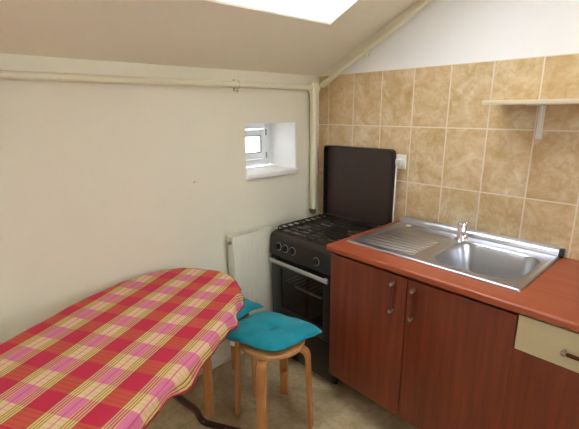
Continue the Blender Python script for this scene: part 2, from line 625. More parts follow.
# ceiling-coloured wedge on the gable, between slope and pipe
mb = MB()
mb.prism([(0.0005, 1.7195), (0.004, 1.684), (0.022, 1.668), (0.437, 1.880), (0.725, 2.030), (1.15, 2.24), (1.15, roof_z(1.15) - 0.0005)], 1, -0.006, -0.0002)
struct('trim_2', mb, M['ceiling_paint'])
# tiled splashback
mb = MB(); mb.box(0.0005, XR - 0.0005, -0.008, 0, 0.0005, 1.718)
struct('trim_1', mb, M['tile'])
# pale skirting at the knee wall
mb = MB(); mb.box(0.0, 0.008, YF, -0.008, 0, 0.03)
struct('baseboard_left', mb, M['cream_paint'])

# ------------------------------------------------------------------ pipes
PZ = 1.643
t = thing('heating_pipe', 'cream painted heating pipe running level along the cream wall below the ceiling', 'pipe', (0.042, -1.7, PZ))
def kid(mbx, name, mat, par):
    """Build in world coordinates, then hang on the parent Empty without moving."""
    o = mbx.build(name, mat)
    o.parent = par
    o.matrix_parent_inverse = Matrix.LocRotScale(par.location, par.rotation_euler, None).inverted()
    return o
mb = MB(); mb.tube([(0.034, YF + 0.002, PZ), (0.034, -0.128, PZ)], 0.0165, 16); kid(mb, 'pipe_run', M['pipe_paint'], t)
for yy in (-0.675, -2.0):
    mb = MB()
    mb.box(0.0, 0.012, yy - 0.012, yy + 0.012, PZ - 0.032, PZ + 0.03, 0.003)
    mb.tube([(0.034 + 0.018 * math.cos(a), yy, PZ + 0.018 * math.sin(a)) for a in [k * PI / 8 for k in range(16)]], 0.0035, 8, closed=True)
    mb.lathe([(0, -0.014), (0.006, -0.014), (0.006, 0.0), (0, 0.0)], (0.03, yy, PZ - 0.026), 10)
    kid(mb, 'pipe_clip', M['pipe_paint'], t)

t = thing('riser_pipe', 'thick cream vertical pipe in the corner ending beside the stove', 'pipe', (0.042, -0.09, 0.87))
mb = MB(); mb.tube([(0.034, -0.094, 0.86), (0.034, -0.094, PZ - 0.03)], 0.024, 18); kid(mb, 'pipe_run', M['pipe_paint'], t)
mb = MB()
mb.lathe([(0, -0.032), (0.029, -0.032), (0.031, -0.02), (0.031, 0.02), (0.029, 0.03), (0, 0.03)], (0.034, -0.094, PZ), 20)
mb.tube([(0.034, -0.127, PZ), (0.034, -0.062, PZ)], 0.027, 18)
kid(mb, 'tee_joint', M['pipe_paint'], t)
mb = MB(); mb.lathe([(0, 0), (0.015, 0), (0.02, 0.008), (0.02, 0.03), (0.013, 0.036), (0, 0.036)], (0.034, -0.094, 0.824), 16)
mb.lathe([(0, 0), (0.008, 0), (0.008, 0.035), (0, 0.035)], (0.045, -0.108, 0.84), 10, Matrix.Rotation(0.9, 3, 'X'))
o = kid(mb, 'end_valve', M['burner_alu'], t); o['label'] = 'grey metal valve at the lower pipe end'

mb = MB(); mb.tube([(0.034, -0.094, 0.0), (0.034, -0.094, 0.825)], 0.0105, 12); kid(mb, 'lower_pipe', M['pipe_paint'], t)
t = thing('sloping_pipe', 'cream painted pipe climbing the corner under the sloped ceiling', 'pipe', (0.05, -0.035, PZ))
mb = MB()
pa = Vector((0.06, -0.032, 1.6637)); pb = Vector((1.15, -0.032, 2.227))
mb.tube(fillet([pa, pb, Vector((2.25, -0.032, roof_z(2.25) - 0.034))], 0.1), 0.0165, 16); kid(mb, 'pipe_run', M['pipe_paint'], t)
mb = MB(); mb.tube([pa - (pb - pa).normalized() * 0.012, pa + (pb - pa).normalized() * 0.035], 0.019, 16)
kid(mb, 'elbow_joint', M['pipe_paint'], t)
dirp = (pb - pa).normalized()
for s in (0.36,):
    q = pa + dirp * s
    mb = MB()
    mb.tube([q - dirp * 0.012, q + dirp * 0.012], 0.0195, 16)
    e1 = q - Vector((-dirp.z, 0, dirp.x)) * 0.0
    mb.box(q.x - 0.008, q.x + 0.008, -0.02, -0.001, q.z - 0.012, q.z + 0.012, 0.003)
    mb.box(q.x - 0.01, q.x + 0.014, q.y - 0.008, q.y + 0.008, q.z - 0.034, q.z - 0.016, 0.003)
    kid(mb, 'pipe_clip', M['pipe_paint'], t)

# ------------------------------------------------------------------ radiator
RX0, RX1, RY0, RY1, RZ0, RZ1 = 0.03, 0.092, -0.795, -0.50, 0.18, 0.822
t = thing('radiator', 'cream panel radiator on the wall left of the stove', 'radiator', (0.06, -0.65, RZ0))
mb = MB()
mb.box(RX1 - 0.014, RX1 - 0.006, RY0 + 0.004, RY1 - 0.004, RZ0, RZ1 - 0.012, 0.003)
nch = 8
for k in range(nch):
    yc = RY0 + 0.03 + (RY1 - RY0 - 0.06) * k / (nch - 1)
    mb.box(RX1 - 0.01, RX1 - 0.0045, yc - 0.013, yc + 0.013, RZ0 + 0.04, RZ1 - 0.05, 0.0025)
mb.box(RX0 + 0.006, RX0 + 0.014, RY0 + 0.004, RY1 - 0.004, RZ0, RZ1 - 0.012, 0.003)
kid(mb, 'panel', M['radiator_enamel'], t)
mb = MB()
mb.box(RX0, RX1, RY0, RY0 + 0.008, RZ0 + 0.02, RZ1, 0.003)
kid(mb, 'side_cover', M['radiator_enamel'], t)
mb = MB(); mb.box(RX0, RX1, RY1 - 0.008, RY1, RZ0 + 0.02, RZ1, 0.003); kid(mb, 'side_cover', M['radiator_enamel'], t)
mb = MB()
mb.box(RX0, RX0 + 0.008, RY0 + 0.008, RY1 - 0.008, RZ1 - 0.01, RZ1)
mb.box(RX1 - 0.02, RX1, RY0 + 0.008, RY1 - 0.008, RZ1 - 0.01, RZ1)
for k in range(15):
    yc = RY0 + 0.015 + (RY1 - RY0 - 0.03) * k / 14
    mb.box(RX0 + 0.008, RX1 - 0.02, yc - 0.004, yc + 0.004, RZ1 - 0.007, RZ1 - 0.001)
kid(mb, 'top_grille', M['radiator_enamel'], t)
mb = MB()
mb.lathe([(0, 0), (0.009, 0), (0.009, 0.016), (0, 0.016)], (0.07, RY0, RZ1 - 0.036), 14, Matrix.Rotation(PI / 2, 3, 'X'))
o = kid(mb, 'bleed_valve', M['burner_alu'], t); o['label'] = 'grey bleed valve at the upper left end'
mb = MB(); mb.box(0.0, RX0 + 0.01, RY0 + 0.08, RY0 + 0.11, RZ0 + 0.05, RZ1 - 0.1); kid(mb, 'wall_bracket', M['radiator_enamel'], t)
mb = MB()
mb.tube(fillet([(0.055, RY0 + 0.03, RZ0 + 0.01), (0.055, RY0 + 0.03, 0.07), (0.04, RY0 + 0.03, 0.07), (0.014, RY0 + 0.03, 0.07), (0.0, RY0 + 0.03, 0.07)], 0.02), 0.0085, 10)
kid(mb, 'feed_pipe', M['pipe_paint'], t)

# screw left in the knee wall
mb = MB(); mb.lathe([(0, 0), (0.0035, 0), (0.0045, 0.01), (0.0025, 0.014), (0, 0.014)], (0.0, -0.961, 1.146), 12, Matrix.Rotation(PI / 2, 3, 'Y'))
mb.lathe([(0, 0), (0.0045, 0), (0.0045, 0.002), (0, 0.002)], (0.0, -0.945, 1.146), 12, Matrix.Rotation(PI / 2, 3, 'Y'))
tag(mb.build('wall_plug', M['pipe_paint'], origin=(0.0, -0.961, 1.146)), 'tiny grey wall plug left in the bare cream wall', 'wall plug')

# ------------------------------------------------------------------ stove
SX0, SX1, SYF, SYB, SZ = 0.112, 0.626, -0.535, -0.04, 0.812
stove = thing('gas_stove', 'black freestanding gas stove with its lid raised, beside the cherry cabinets', 'stove', ((SX0 + SX1) / 2, -0.29, 0))
# body shell: sides, back, bottom
mb = MB()
mb.box(SX0, SX0 + 0.02, SYF + 0.02, SYB, 0.03, SZ - 0.02, 0.003)
mb.box(SX1 - 0.02, SX1, SYF + 0.02, SYB, 0.03, SZ - 0.02, 0.003)
mb.box(SX0 + 0.02, SX1 - 0.02, SYB - 0.02, SYB, 0.03, SZ - 0.02)
mb.box(SX0 + 0.02, SX1 - 0.02, SYF + 0.02, SYB - 0.02, 0.03, 0.06)
kid(mb, 'body', M['stove_black'], stove)
for xx in (SX0 + 0.03, SX1 - 0.03):
    for yy in (SYF + 0.05, SYB - 0.04):
        mb = MB(); mb.lathe([(0, 0), (0.016, 0), (0.013, 0.03), (0, 0.03)], (xx, yy, 0), 14); kid(mb, 'foot', M['dark_plastic'], stove)
# oven cavity liner
mb = MB()
mb.box(SX0 + 0.045, SX1 - 0.045, SYB - 0.07, SYB - 0.06, 0.3, 0.63)
mb.box(SX0 + 0.045, SX0 + 0.055, SYF + 0.03, SYB - 0.07, 0.3, 0.63)
mb.box(SX1 - 0.055, SX1 - 0.045, SYF + 0.03, SYB - 0.07, 0.3, 0.63)
mb.box(SX0 + 0.045, SX1 - 0.045, SYF + 0.03, SYB - 0.06, 0.29, 0.3)
mb.box(SX0 + 0.045, SX1 - 0.045, SYF + 0.03, SYB - 0.06, 0.63, 0.64)
kid(mb, 'oven_cavity', M['oven_inside'], stove)
mb = MB()
mb.box(SX0 + 0.17, SX1 - 0.13, SYF + 0.032, SYF + 0.046, 0.487, 0.503, 0.003)
mb.tube([(SX0 + 0.06, SYB - 0.08, 0.495), (SX1 - 0.06, SYB - 0.08, 0.495)], 0.004, 8)
for k in range(11):
    xx = SX0 + 0.07 + (SX1 - SX0 - 0.14) * k / 10
    mb.tube([(xx, SYF + 0.05, 0.495), (xx, SYB - 0.08, 0.495)], 0.0025, 6)
o = kid(mb, 'oven_rack', M['handle_grey'], stove); o['label'] = 'wire oven rack behind the dark glass'
# door: frame with a glass
DZ0, DZ1 = 0.27, 0.668
door = MB()
wx0, wx1, wz0, wz1 = SX0 + 0.085, SX1 - 0.085, 0.35, 0.60
door.box(SX0 + 0.002, wx0, SYF - 0.004, SYF + 0.022, DZ0, DZ1, 0.004)
door.box(wx1, SX1 - 0.002, SYF - 0.004, SYF + 0.022, DZ0, DZ1, 0.004)
door.box(wx0 - 0.002, wx1 + 0.002, SYF - 0.003, SYF + 0.022, DZ0, wz0)
door.box(wx0 - 0.002, wx1 + 0.002, SYF - 0.003, SYF + 0.022, wz1, DZ1)
dr = kid(door, 'oven_door', M['stove_black'], stove)
def sub(mbx, name, mat, par):
    o = mbx.build(name, mat)
    o.parent = par
    o.matrix_parent_inverse = par_world_inv(par)
    return o
def par_world_inv(par):
    m = par.matrix_parent_inverse @ Matrix.LocRotScale(par.location, par.rotation_euler, None)
    if par.parent:
        p = par.parent
        m = Matrix.LocRotScale(p.location, p.rotation_euler, None) @ m
    return m.inverted()
mb = MB(); mb.box(wx0 + 0.001, wx1 - 0.001, SYF + 0.004, SYF + 0.008, wz0 + 0.001, wz1 - 0.001); sub(mb, 'door_glass', M['oven_glass'], dr)
mb = MB()
mb.box(SX0 + 0.006, SX1 - 0.03, SYF - 0.036, SYF - 0.02, 0.632, 0.654, 0.006, 3)
for xx in (SX0 + 0.03, SX1 - 0.06):
    mb.box(xx - 0.01, xx + 0.01, SYF - 0.024, SYF - 0.002, 0.636, 0.65, 0.003)
o = sub(mb, 'door_handle', M['handle_grey'], dr); o['label'] = 'pale grey bar handle'
# lower drawer / plinth
mb = MB(); mb.box(SX0 + 0.002, SX1 - 0.002, SYF - 0.002, SYF + 0.02, 0.03, 0.262, 0.004); kid(mb, 'bottom_drawer', M['stove_black'], stove)
# control panel, slightly sloped, rounded to the hob
pp = [(SYF - 0.012, 0.676), (SYF - 0.012, 0.69), (SYF - 0.004, 0.772)]
for k in range(7):
    a = k / 6 * PI / 2
    pp.append((SYF + 0.024 - 0.028 * math.cos(a), 0.776 + 0.03 * math.sin(a)))
pp += [(SYF + 0.06, 0.806), (SYF + 0.06, 0.676)]
mb = MB(); mb.prism(pp, 0, SX0, SX1)
panel = kid(mb, 'control_panel', M['stove_panel'], stove)
tilt = math.atan2(0.008, 0.082)
for xx, zz in ((0.192, 0.735), (0.25, 0.735), (0.31, 0.735), (0.495, 0.725)):
    rot = Matrix.Rotation(PI / 2 - tilt, 3, 'X')
    yk = SYF - 0.012 + (zz - 0.69) / 0.082 * 0.008
    mb = MB()
    mb.lathe([(0, 0), (0.021, 0), (0.0205, 0.006), (0.0165, 0.009), (0.0155, 0.022), (0.013, 0.025), (0, 0.025)], (xx, yk, zz), 24, rot)
    kb = sub(mb, 'knob', M['burner_cap'], panel)
    mb = MB()
    mb.lathe([(0.0205, 0.0), (0.0235, 0.0), (0.0235, 0.003), (0.0205, 0.003), (0.0205, 0.0)], (xx, yk - 0.0005, zz), 24, rot)
    o = sub(mb, 'knob_ring', M['handle_grey'], panel); o['label'] = 'bright ring round a knob'
# hob top
mb = MB()
mb.box(SX0, SX1, SYF + 0.03, SYB, SZ - 0.022, SZ - 0.006, 0.004)
for (a_, b_, c_, d_) in ((SX0, SX0 + 0.012, SYF + 0.03, SYB), (SX1 - 0.012, SX1, SYF + 0.03, SYB), (SX0, SX1, SYB - 0.012, SYB), (SX0, SX1, SYF + 0.024, SYF + 0.036)):
    mb.box(a_, b_, c_, d_, SZ - 0.008, SZ, 0.003)
kid(mb, 'hob', M['stove_top'], stove)
cx_ = [(SX0 + 0.135, -0.40, 0.036), (SX0 + 0.135, -0.185, 0.028), (SX1 - 0.135, -0.40, 0.028), (SX1 - 0.135, -0.185, 0.045)]
for bx, by, br in cx_:
    mb = MB()
    z0 = SZ - 0.006
    mb.lathe([(0, 0), (br * 1.45, 0), (br * 1.4, 0.003), (br * 0.95, 0.004), (br * 0.9, 0.013), (0, 0.013)], (bx, by, z0), 28)
    b = kid(mb, 'burner', M['burner_alu'], stove)
    mb = MB(); mb.lathe([(0, 0.0), (br * 0.95, 0.0), (br * 0.95, 0.005), (br * 0.8, 0.008), (0, 0.008)], (bx, by, z0 + 0.0131), 28)
    sub(mb, 'burner_cap', M['burner_cap'], b)
# two pan grates
xm = (SX0 + SX1) / 2
for gx0, gx1 in ((SX0 + 0.014, xm - 0.004), (xm + 0.004, SX1 - 0.014)):
    mb = MB()
    gy0, gy1, gz = SYF + 0.05, SYB - 0.055, SZ + 0.021
    mb.tube(fillet([(gx0, (gy0 + gy1) / 2, gz), (gx0, gy0, gz), (gx1, gy0, gz), (gx1, gy1, gz), (gx0, gy1, gz), (gx0, (gy0 + gy1) / 2 + 0.002, gz)], 0.02), 0.0052, 8)
    for k in range(1, 8):
        yy = gy0 + (gy1 - gy0) * k / 8
        if k in (2, 6):
            mb.tube([(gx0, yy, gz), ((gx0 + gx1) / 2 - 0.03, yy, gz)], 0.0046, 8)
            mb.tube([((gx0 + gx1) / 2 + 0.03, yy, gz), (gx1, yy, gz)], 0.0046, 8)
        else:
            mb.tube([(gx0, yy, gz), (gx1, yy, gz)], 0.0046, 8)
    for yy in (gy0, (gy0 + gy1) / 2, gy1):
        for xx in (gx0, gx1):
            mb.tube([(xx, yy, gz), (xx, yy, SZ - 0.0065)], 0.0045, 8)
    kid(mb, 'pan_grate', M['grate'], stove)
# lid: shallow tray standing upright at the back
LX0, LX1, LZ0, LZ1 = 0.100, 0.616, 0.825, 1.288
mb = MB()
outer = [(LX0 + 0.006, LZ0), (LX1 - 0.006, LZ0), (LX1, LZ0 + 0.006), (LX1, LZ1 - 0.022), (LX1 - 0.006, LZ1 - 0.008), (LX1 - 0.022, LZ1), (LX0 + 0.022, LZ1), (LX0 + 0.006, LZ1 - 0.006), (LX0, LZ1 - 0.022), (LX0, LZ0 + 0.006)]
mb.prism(outer, 1, -0.030, -0.024)
lid = kid(mb, 'lid', M['lid'], stove)
mb = MB()
ctr = Vector(((LX0 + LX1) / 2, 0, (LZ0 + LZ1) / 2))
inner = [(x + (0.006 if x < ctr.x else -0.006), z + (0.006 if z < ctr.z else -0.006)) for x, z in outer]
n_ = len(outer)
vo = [[mb.bm.verts.new((x, yy, z)) for x, z in outer] for yy in (-0.030, -0.066)]
vi = [[mb.bm.verts.new((x, yy, z)) for x, z in inner] for yy in (-0.030, -0.066)]
for k in range(n_):
    k2 = (k + 1) % n_
    mb.bm.faces.new((vo[0][k], vo[0][k2], vo[1][k2], vo[1][k]))
    mb.bm.faces.new((vi[0][k], vi[1][k], vi[1][k2], vi[0][k2]))
    mb.bm.faces.new((vo[1][k], vo[1][k2], vi[1][k2], vi[1][k]))
    mb.bm.faces.new((vo[0][k2], vo[0][k], vi[0][k], vi[0][k2]))
sub(mb, 'lid_rim', M['lid_rim'], lid)
for xx in (LX0 + 0.06, LX1 - 0.06):
    mb = MB(); mb.box(xx - 0.018, xx + 0.018, -0.062, -0.045, SZ - 0.004, LZ0 + 0.004, 0.003); kid(mb, 'lid_hinge', M['stove_black'], stove)

# ------------------------------------------------------------------ base cabinets
CX0, CX1, CXE = 0.655, 1.496, 2.02
CYF, CZ0, CZ1 = -0.592, 0.155, 0.848
KX0, KX1, KY0, KY1 = 1.07, 1.44, -0.485, -0.105     # opening for the bowl


def bow_handle(par, x, z, length, vertical=True):
    """Short wooden bar on two metal posts."""
    y0 = CYF - 0.018
    mbh = MB()
    if vertical:
        mbh.box(x - 0.006, x + 0.006, y0 - 0.026, y0 - 0.014, z - length / 2 + 0.008, z + length / 2 - 0.008, 0.004)
        ends = [(x, z - length / 2), (x, z + length / 2)]
    else:
        mbh.box(x - length / 2 + 0.008, x + length / 2 - 0.008, y0 - 0.026, y0 - 0.014, z - 0.006, z + 0.006, 0.004)
        ends = [(x - length / 2, z), (x + length / 2, z)]
    h = sub(mbh, 'handle', M['cherry_bar'], par)
    for ex, ez in ends:
        mbh = MB()
        mbh.lathe([(0, 0), (0.006, 0), (0.006, 0.01), (0.0075, 0.014), (0.0075, 0.027), (0.0055, 0.029), (0, 0.029)], (ex, y0, ez), 16, Matrix.Rotation(PI / 2, 3, 'X'))
        sub(mbh, 'handle_post', M['satin'], par)
    return h


def cabinet(name, label, x0, x1):
    c = thing(name, label, 'cabinet', ((x0 + x1) / 2, -0.3, 0))
    mb = MB()
    mb.box(x0, x0 + 0.018, CYF, -0.03, CZ0, CZ1); mb.box(x1 - 0.018, x1, CYF, -0.03, CZ0, CZ1)
    mb.box(x0 + 0.018, x1 - 0.018, CYF, -0.03, CZ0, CZ0 + 0.018)
    mb.box(x0 + 0.018, x1 - 0.018, -0.036, -0.03, CZ0 + 0.018, CZ1)
    mb.box(x0 + 0.018, x1 - 0.018, CYF, CYF + 0.018, CZ1 - 0.08, CZ1)
    kid(mb, 'body', M['cherry'], c)
    for xx in (x0 + 0.05, x1 - 0.05):
        for yy in (CYF + 0.23, -0.08):
            mb = MB(); mb.lathe([(0, 0), (0.026, 0), (0.024, 0.012), (0.015, 0.02), (0.015, CZ0 - 0.012), (0.03, CZ0), (0, CZ0)], (xx, yy, 0), 18)
            kid(mb, 'foot', M['dark_plastic'], c)
    return c


cab = cabinet('sink_cabinet', 'two door cherry wood base cabinet under the steel sink', CX0, CX1 - 0.001)
xm = 1.077
for x0, x1, hx in ((CX0 + 0.001, xm - 0.0015, 1.015), (xm + 0.0015, CX1 - 0.0006, 1.113)):
    mb = MB(); mb.box(x0, x1, CYF - 0.018, CYF - 0.001, CZ0 + 0.002, CZ1 - 0.018, 0.0015)
    d = kid(mb, 'door', M['cherry'], c if False else cab)
    bow_handle(d, hx, 0.73, 0.126)
cab2 = cabinet('drawer_cabinet', 'cherry cabinet with one cream drawer front at the right edge', CX1 + 0.001, CXE)
mb = MB(); mb.box(CX1 + 0.003, CXE - 0.003, CYF - 0.018, CYF - 0.001, 0.708, CZ1 - 0.012, 0.0015)
d = kid(mb, 'drawer', M['cream_front'], cab2); d['label'] = 'cream drawer front'
bow_handle(d, 1.641 + 0.064, 0.766, 0.128, False)
mb = MB(); mb.box(CX1 + 0.0, CXE - 0.003, CYF - 0.018, CYF - 0.001, CZ0 + 0.002, 0.7055, 0.0015)
d = kid(mb, 'door', M['cherry'], cab2)
bow_handle(d, CXE - 0.07, 0.60, 0.126)

# worktop with the opening for the bowl
mb = MB()
WX0, WX1, WY0, WY1, WZ0, WZ1 = 0.641, 2.03, -0.63, -0.009, 0.8485, 0.877
def prof_box(x0, x1, y0, y1):
    mb.box(x0, x1, y0, y1, WZ0, WZ1)
mb.box(WX0, WX1, WY0 + 0.012, KY0, WZ0, WZ1)
mb.box(WX0, KX0, KY0, WY1, WZ0, WZ1)
mb.box(KX1, WX1, KY0, WY1, WZ0, WZ1)
mb.box(KX0, KX1, KY1, WY1, WZ0, WZ1)
# rounded front nosing
pn = [(WY0 + 0.012, WZ0), (WY0 + 0.004, WZ0)]
pn += [(WY0, WZ0 + 0.004), (WY0, WZ1 - 0.01)]
for k in range(1, 6):
    a = k / 5 * PI / 2
    pn.append((WY0 + 0.01 - 0.01 * math.cos(a), WZ1 - 0.01 + 0.01 * math.sin(a)))
pn.append((WY0 + 0.012, WZ1))
mb.prism(pn, 0, WX0, WX1)
o = mb.build('worktop', M['counter'], origin=(1.3, -0.3, WZ0))
tag(o, 'orange brown laminate worktop spanning both cherry cabinets', 'worktop')

# ------------------------------------------------------------------ sink
SKX0, SKX1, SKY0, SKY1 = 0.676, 1.468, -0.522, -0.012
sink = thing('kitchen_sink', 'stainless steel sink with ribbed drainer on the orange brown worktop', 'sink', ((SKX0 + SKX1) / 2, -0.27, WZ1))
def rr_sdf(x, y, cx, cy, hx, hy, r):
    qx, qy = abs(x - cx) - hx + r, abs(y - cy) - hy + r
    return math.hypot(max(qx, 0), max(qy, 0)) + min(max(qx, qy), 0) - r
def sm(t):
    t = max(0, min(1, t)); return t * t * (3 - 2 * t)
BCX, BCY, BHX, BHY = 1.255, -0.295, 0.178, 0.182
def sink_h(x, y):
    z = 0.0085
    # outer rim: small raised bead and turned down edge
    e = min(x - SKX0, SKX1 - x, y - SKY0, SKY1 - y)
    z -= 0.0075 * (1 - sm(e / 0.006))
    z -= 0.003 * sm((e - 0.014) / 0.006)
    # drainer panel
    d = rr_sdf(x, y, 0.865, -0.30, 0.155, 0.185, 0.03)
    z -= 0.004 * sm(-d / 0.01)
    if d < -0.012 and y < -0.19:
        # ribs fan towards the bowl
        yy = (y + 0.335) / (1.0 - 0.35 * (x - 0.72) / 0.3)
        k = yy / 0.046
        rib = 0.5 + 0.5 * math.cos(2 * PI * k)
        m = sm((-d - 0.012) / 0.02) * sm((-0.19 - y) / 0.02)
        z += 0.006 * rib * m
    # bowl
    b = rr_sdf(x, y, BCX, BCY, BHX, BHY, 0.085)
    z += 0.0022 * math.exp(-(b / 0.007) ** 2)
    if b < 0:
        z -= 0.155 * sm(-b / 0.055) ** 0.9
        z -= 0.010 * max(0, 1 - math.hypot(x - BCX, y - BCY) / 0.16) * sm(-b / 0.055)
    return WZ1 + z
mb = MB()
NX, NY = 198, 128
V = [[mb.bm.verts.new((SKX0 + (SKX1 - SKX0) * i / NX, SKY0 + (SKY1 - SKY0) * j / NY, sink_h(SKX0 + (SKX1 - SKX0) * i / NX, SKY0 + (SKY1 - SKY0) * j / NY))) for j in range(NY + 1)] for i in range(NX + 1)]
for i in range(NX):
    for j in range(NY):
        f = mb.bm.faces.new((V[i][j], V[i + 1][j], V[i + 1][j + 1], V[i][j + 1])); f.smooth = True
basin = mb.build('basin', M['steel'], sharp=180); basin.parent = sink; basin.matrix_parent_inverse = Matrix.Translation(-sink.location)
for p in basin.data.polygons:
    p.use_smooth = True
md = basin.modifiers.new('gauge', 'SOLIDIFY'); md.thickness = 0.0008; md.offset = -1
# rear upstand: rolled rail
mb = MB()
ru = [(SKY1 - 0.028, WZ1 + 0.006), (SKY1 - 0.024, WZ1 + 0.022), (SKY1 - 0.012, WZ1 + 0.036), (SKY1 + 0.001, WZ1 + 0.040), (SKY1 + 0.003, WZ1 + 0.038), (SKY1 + 0.003, WZ1 + 0.002), (SKY1 - 0.02, WZ1 + 0.002)]
mb.prism(ru, 0, SKX0 + 0.004, SKX1 - 0.01)
kid(mb, 'rear_upstand', M['steel'], sink)
mb = MB()
mb.box(SKX1 - 0.0095, SKX1 + 0.012, SKY1 - 0.03, SKY1 + 0.003, WZ1 + 0.004, WZ1 + 0.041, 0.006, 3)
o = kid(mb, 'end_cap', M['dark_plastic'], sink); o['label'] = 'dark plastic cap at the right end of the rail'
mb = MB(); mb.lathe([(0, 0), (0.016, 0), (0.015, 0.003), (0.008, 0.006), (0, 0.006)], (0.752, -0.075, WZ1 + 0.0055), 20)
o = kid(mb, 'hole_cover', M['white_plastic'], sink); o['label'] = 'white round plug in the spare tap hole'
zb_ = sink_h(BCX, BCY)
mb = MB()
mb.lathe([(0, 0.001), (0.02, 0.001), (0.034, 0.004), (0.042, 0.004), (0.042, 0.0018), (0.0, 0.0)], (BCX, BCY, zb_), 28)
kid(mb, 'drain', M['chrome'], sink)

# faucet
FX, FY = 1.06, -0.10
fz = WZ1 + 0.006
t = thing('faucet', 'short chrome single lever tap at the back of the sink', 'faucet', (FX, FY, fz))
mb = MB()
mb.lathe([(0, 0), (0.026, 0), (0.025, 0.005), (0.0215, 0.01), (0.021, 0.062), (0.0195, 0.066), (0, 0.066)], (FX, FY, fz), 28)
kid(mb, 'tap_body', M['chrome'], t)
mb = MB()
sp = fillet([(FX, FY, fz + 0.036), (FX + 0.03, FY - 0.05, fz + 0.046), (FX + 0.062, FY - 0.098, fz + 0.052), (FX + 0.066, FY - 0.105, fz + 0.036)], 0.014)
mb.tube(sp, 0.0105, 14)
kid(mb, 'spout', M['chrome'], t)
mb = MB()
mb.lathe([(0, 0.0662), (0.0195, 0.0662), (0.0205, 0.07), (0.0205, 0.08), (0.016, 0.087), (0, 0.088)], (FX, FY, fz), 24)
tmp = bmesh.new(); bmesh.ops.create_cube(tmp, size=1)
for v in tmp.verts:
    v.co = Vector((v.co.x * 0.024, v.co.y * 0.06, v.co.z * 0.008))
bmesh.ops.bevel(tmp, geom=list(tmp.edges), offset=0.003, segments=2, profile=0.5, affect='EDGES')
mb._merge(tmp, (FX + 0.012, FY - 0.018, fz + 0.091), Matrix.Rotation(0.55, 3, 'Z') @ Matrix.Rotation(-0.25, 3, 'X'))
kid(mb, 'lever', M['chrome'], t)

# ------------------------------------------------------------------ shelf
t = thing('wall_shelf', 'pale shelf on white brackets against the ochre tiles', 'shelf', (1.7, -0.1, 1.52))
mb = MB(); mb.box(1.132, 2.2, -0.205, -0.009, 1.5225, 1.5405, 0.001)
kid(mb, 'board', plain('pale_shelf_laminate', lin(214, 200, 170), 0.45, 0.04, 14), t)
for bx in (1.308, 2.05):
    mb = MB()
    mb.box(bx - 0.012, bx + 0.012, -0.012, -0.0085, 1.378, 1.5222)
    mb.box(bx - 0.012, bx + 0.012, -0.175, -0.0085, 1.5187, 1.5222)
    mb.prism([(-0.012, 1.40), (-0.012, 1.5187), (-0.03, 1.5187), (-0.02, 1.49)], 0, bx - 0.0015, bx + 0.0015)
    mb.lathe([(0, 0), (0.006, 0), (0.005, 0.003), (0, 0.004)], (bx, -0.012, 1.392), 12, Matrix.Rotation(PI / 2, 3, 'X'))
    kid(mb, 'bracket', M['white_plastic'], t)

# ------------------------------------------------------------------ socket and its cable
t = thing('wall_socket', 'square white wall socket on the ochre tiles right of the stove lid', 'socket', (0.634, -0.008, 1.222))
mb = MB(); mb.box(0.594, 0.674, -0.018, -0.0085, 1.182, 1.262, 0.004, 3); kid(mb, 'cover_plate', M['white_plastic'], t)
mb = MB(); mb.lathe([(0.019, 0), (0.022, 0), (0.022, 0.003), (0.019, 0.003), (0.019, 0)], (0.646, -0.0181, 1.222), 24, Matrix.Rotation(PI / 2, 3, 'X'))
kid(mb, 'socket_ring', M['white_plastic'], t)
t = thing('power_cable', 'white cable and plug hanging from the socket beside the stove lid', 'cable', (0.63, -0.03, 1.2))
mb = MB()
mb.box(0.626, 0.656, -0.05, -0.0186, 1.205, 1.24, 0.006, 3)
kid(mb, 'plug', M['white_plastic'], t)
mb = MB(); mb.tube(fillet([(0.634, -0.042, 1.208), (0.6325, -0.044, 1.16), (0.632, -0.044, 1.0), (0.6315, -0.046, 0.9), (0.6325, -0.03, 0.62), (0.632, -0.022, 0.3)], 0.05), 0.0042, 10)
kid(mb, 'cord', M['white_plastic'], t)

# ------------------------------------------------------------------ stools
def make_stool(label, loc, angles, R=0.156):
    s = thing('stool', label, 'stool', loc, 0)
    mb = MB()
    mb.lathe([(0, 0.44), (R - 0.004, 0.44), (R, 0.443), (R, 0.455), (R - 0.003, 0.458), (0, 0.458)], (0, 0, 0), 48)
    mb.build('seat', M['birch_seat'], s)
    for a in angles:
        a = math.radians(a)
        rd = Vector((math.cos(a), math.sin(a), 0))
        path = fillet([rd * 0.075 + Vector((0, 0, 0.4305)), rd * 0.174 + Vector((0, 0, 0.4305)), rd * 0.192 + Vector((0, 0, 0.0))], 0.06, 10)
        w, th = 0.0225, 0.009
        mb = MB()
        prof = [(-w + 0.003, -th), (w - 0.003, -th), (w, -th + 0.003), (w, th - 0.003), (w - 0.003, th), (-w + 0.003, th), (-w, th - 0.003), (-w, -th + 0.003)]
        mb.sweep(path, prof, up=(-math.sin(a), math.cos(a), 0), smooth=True)
        # level the foot
        for v in mb.bm.verts:
            if v.co.z < 0.003:
                v.co.z = 0.0
        mb.build('leg', M['birch'], s)
    return s


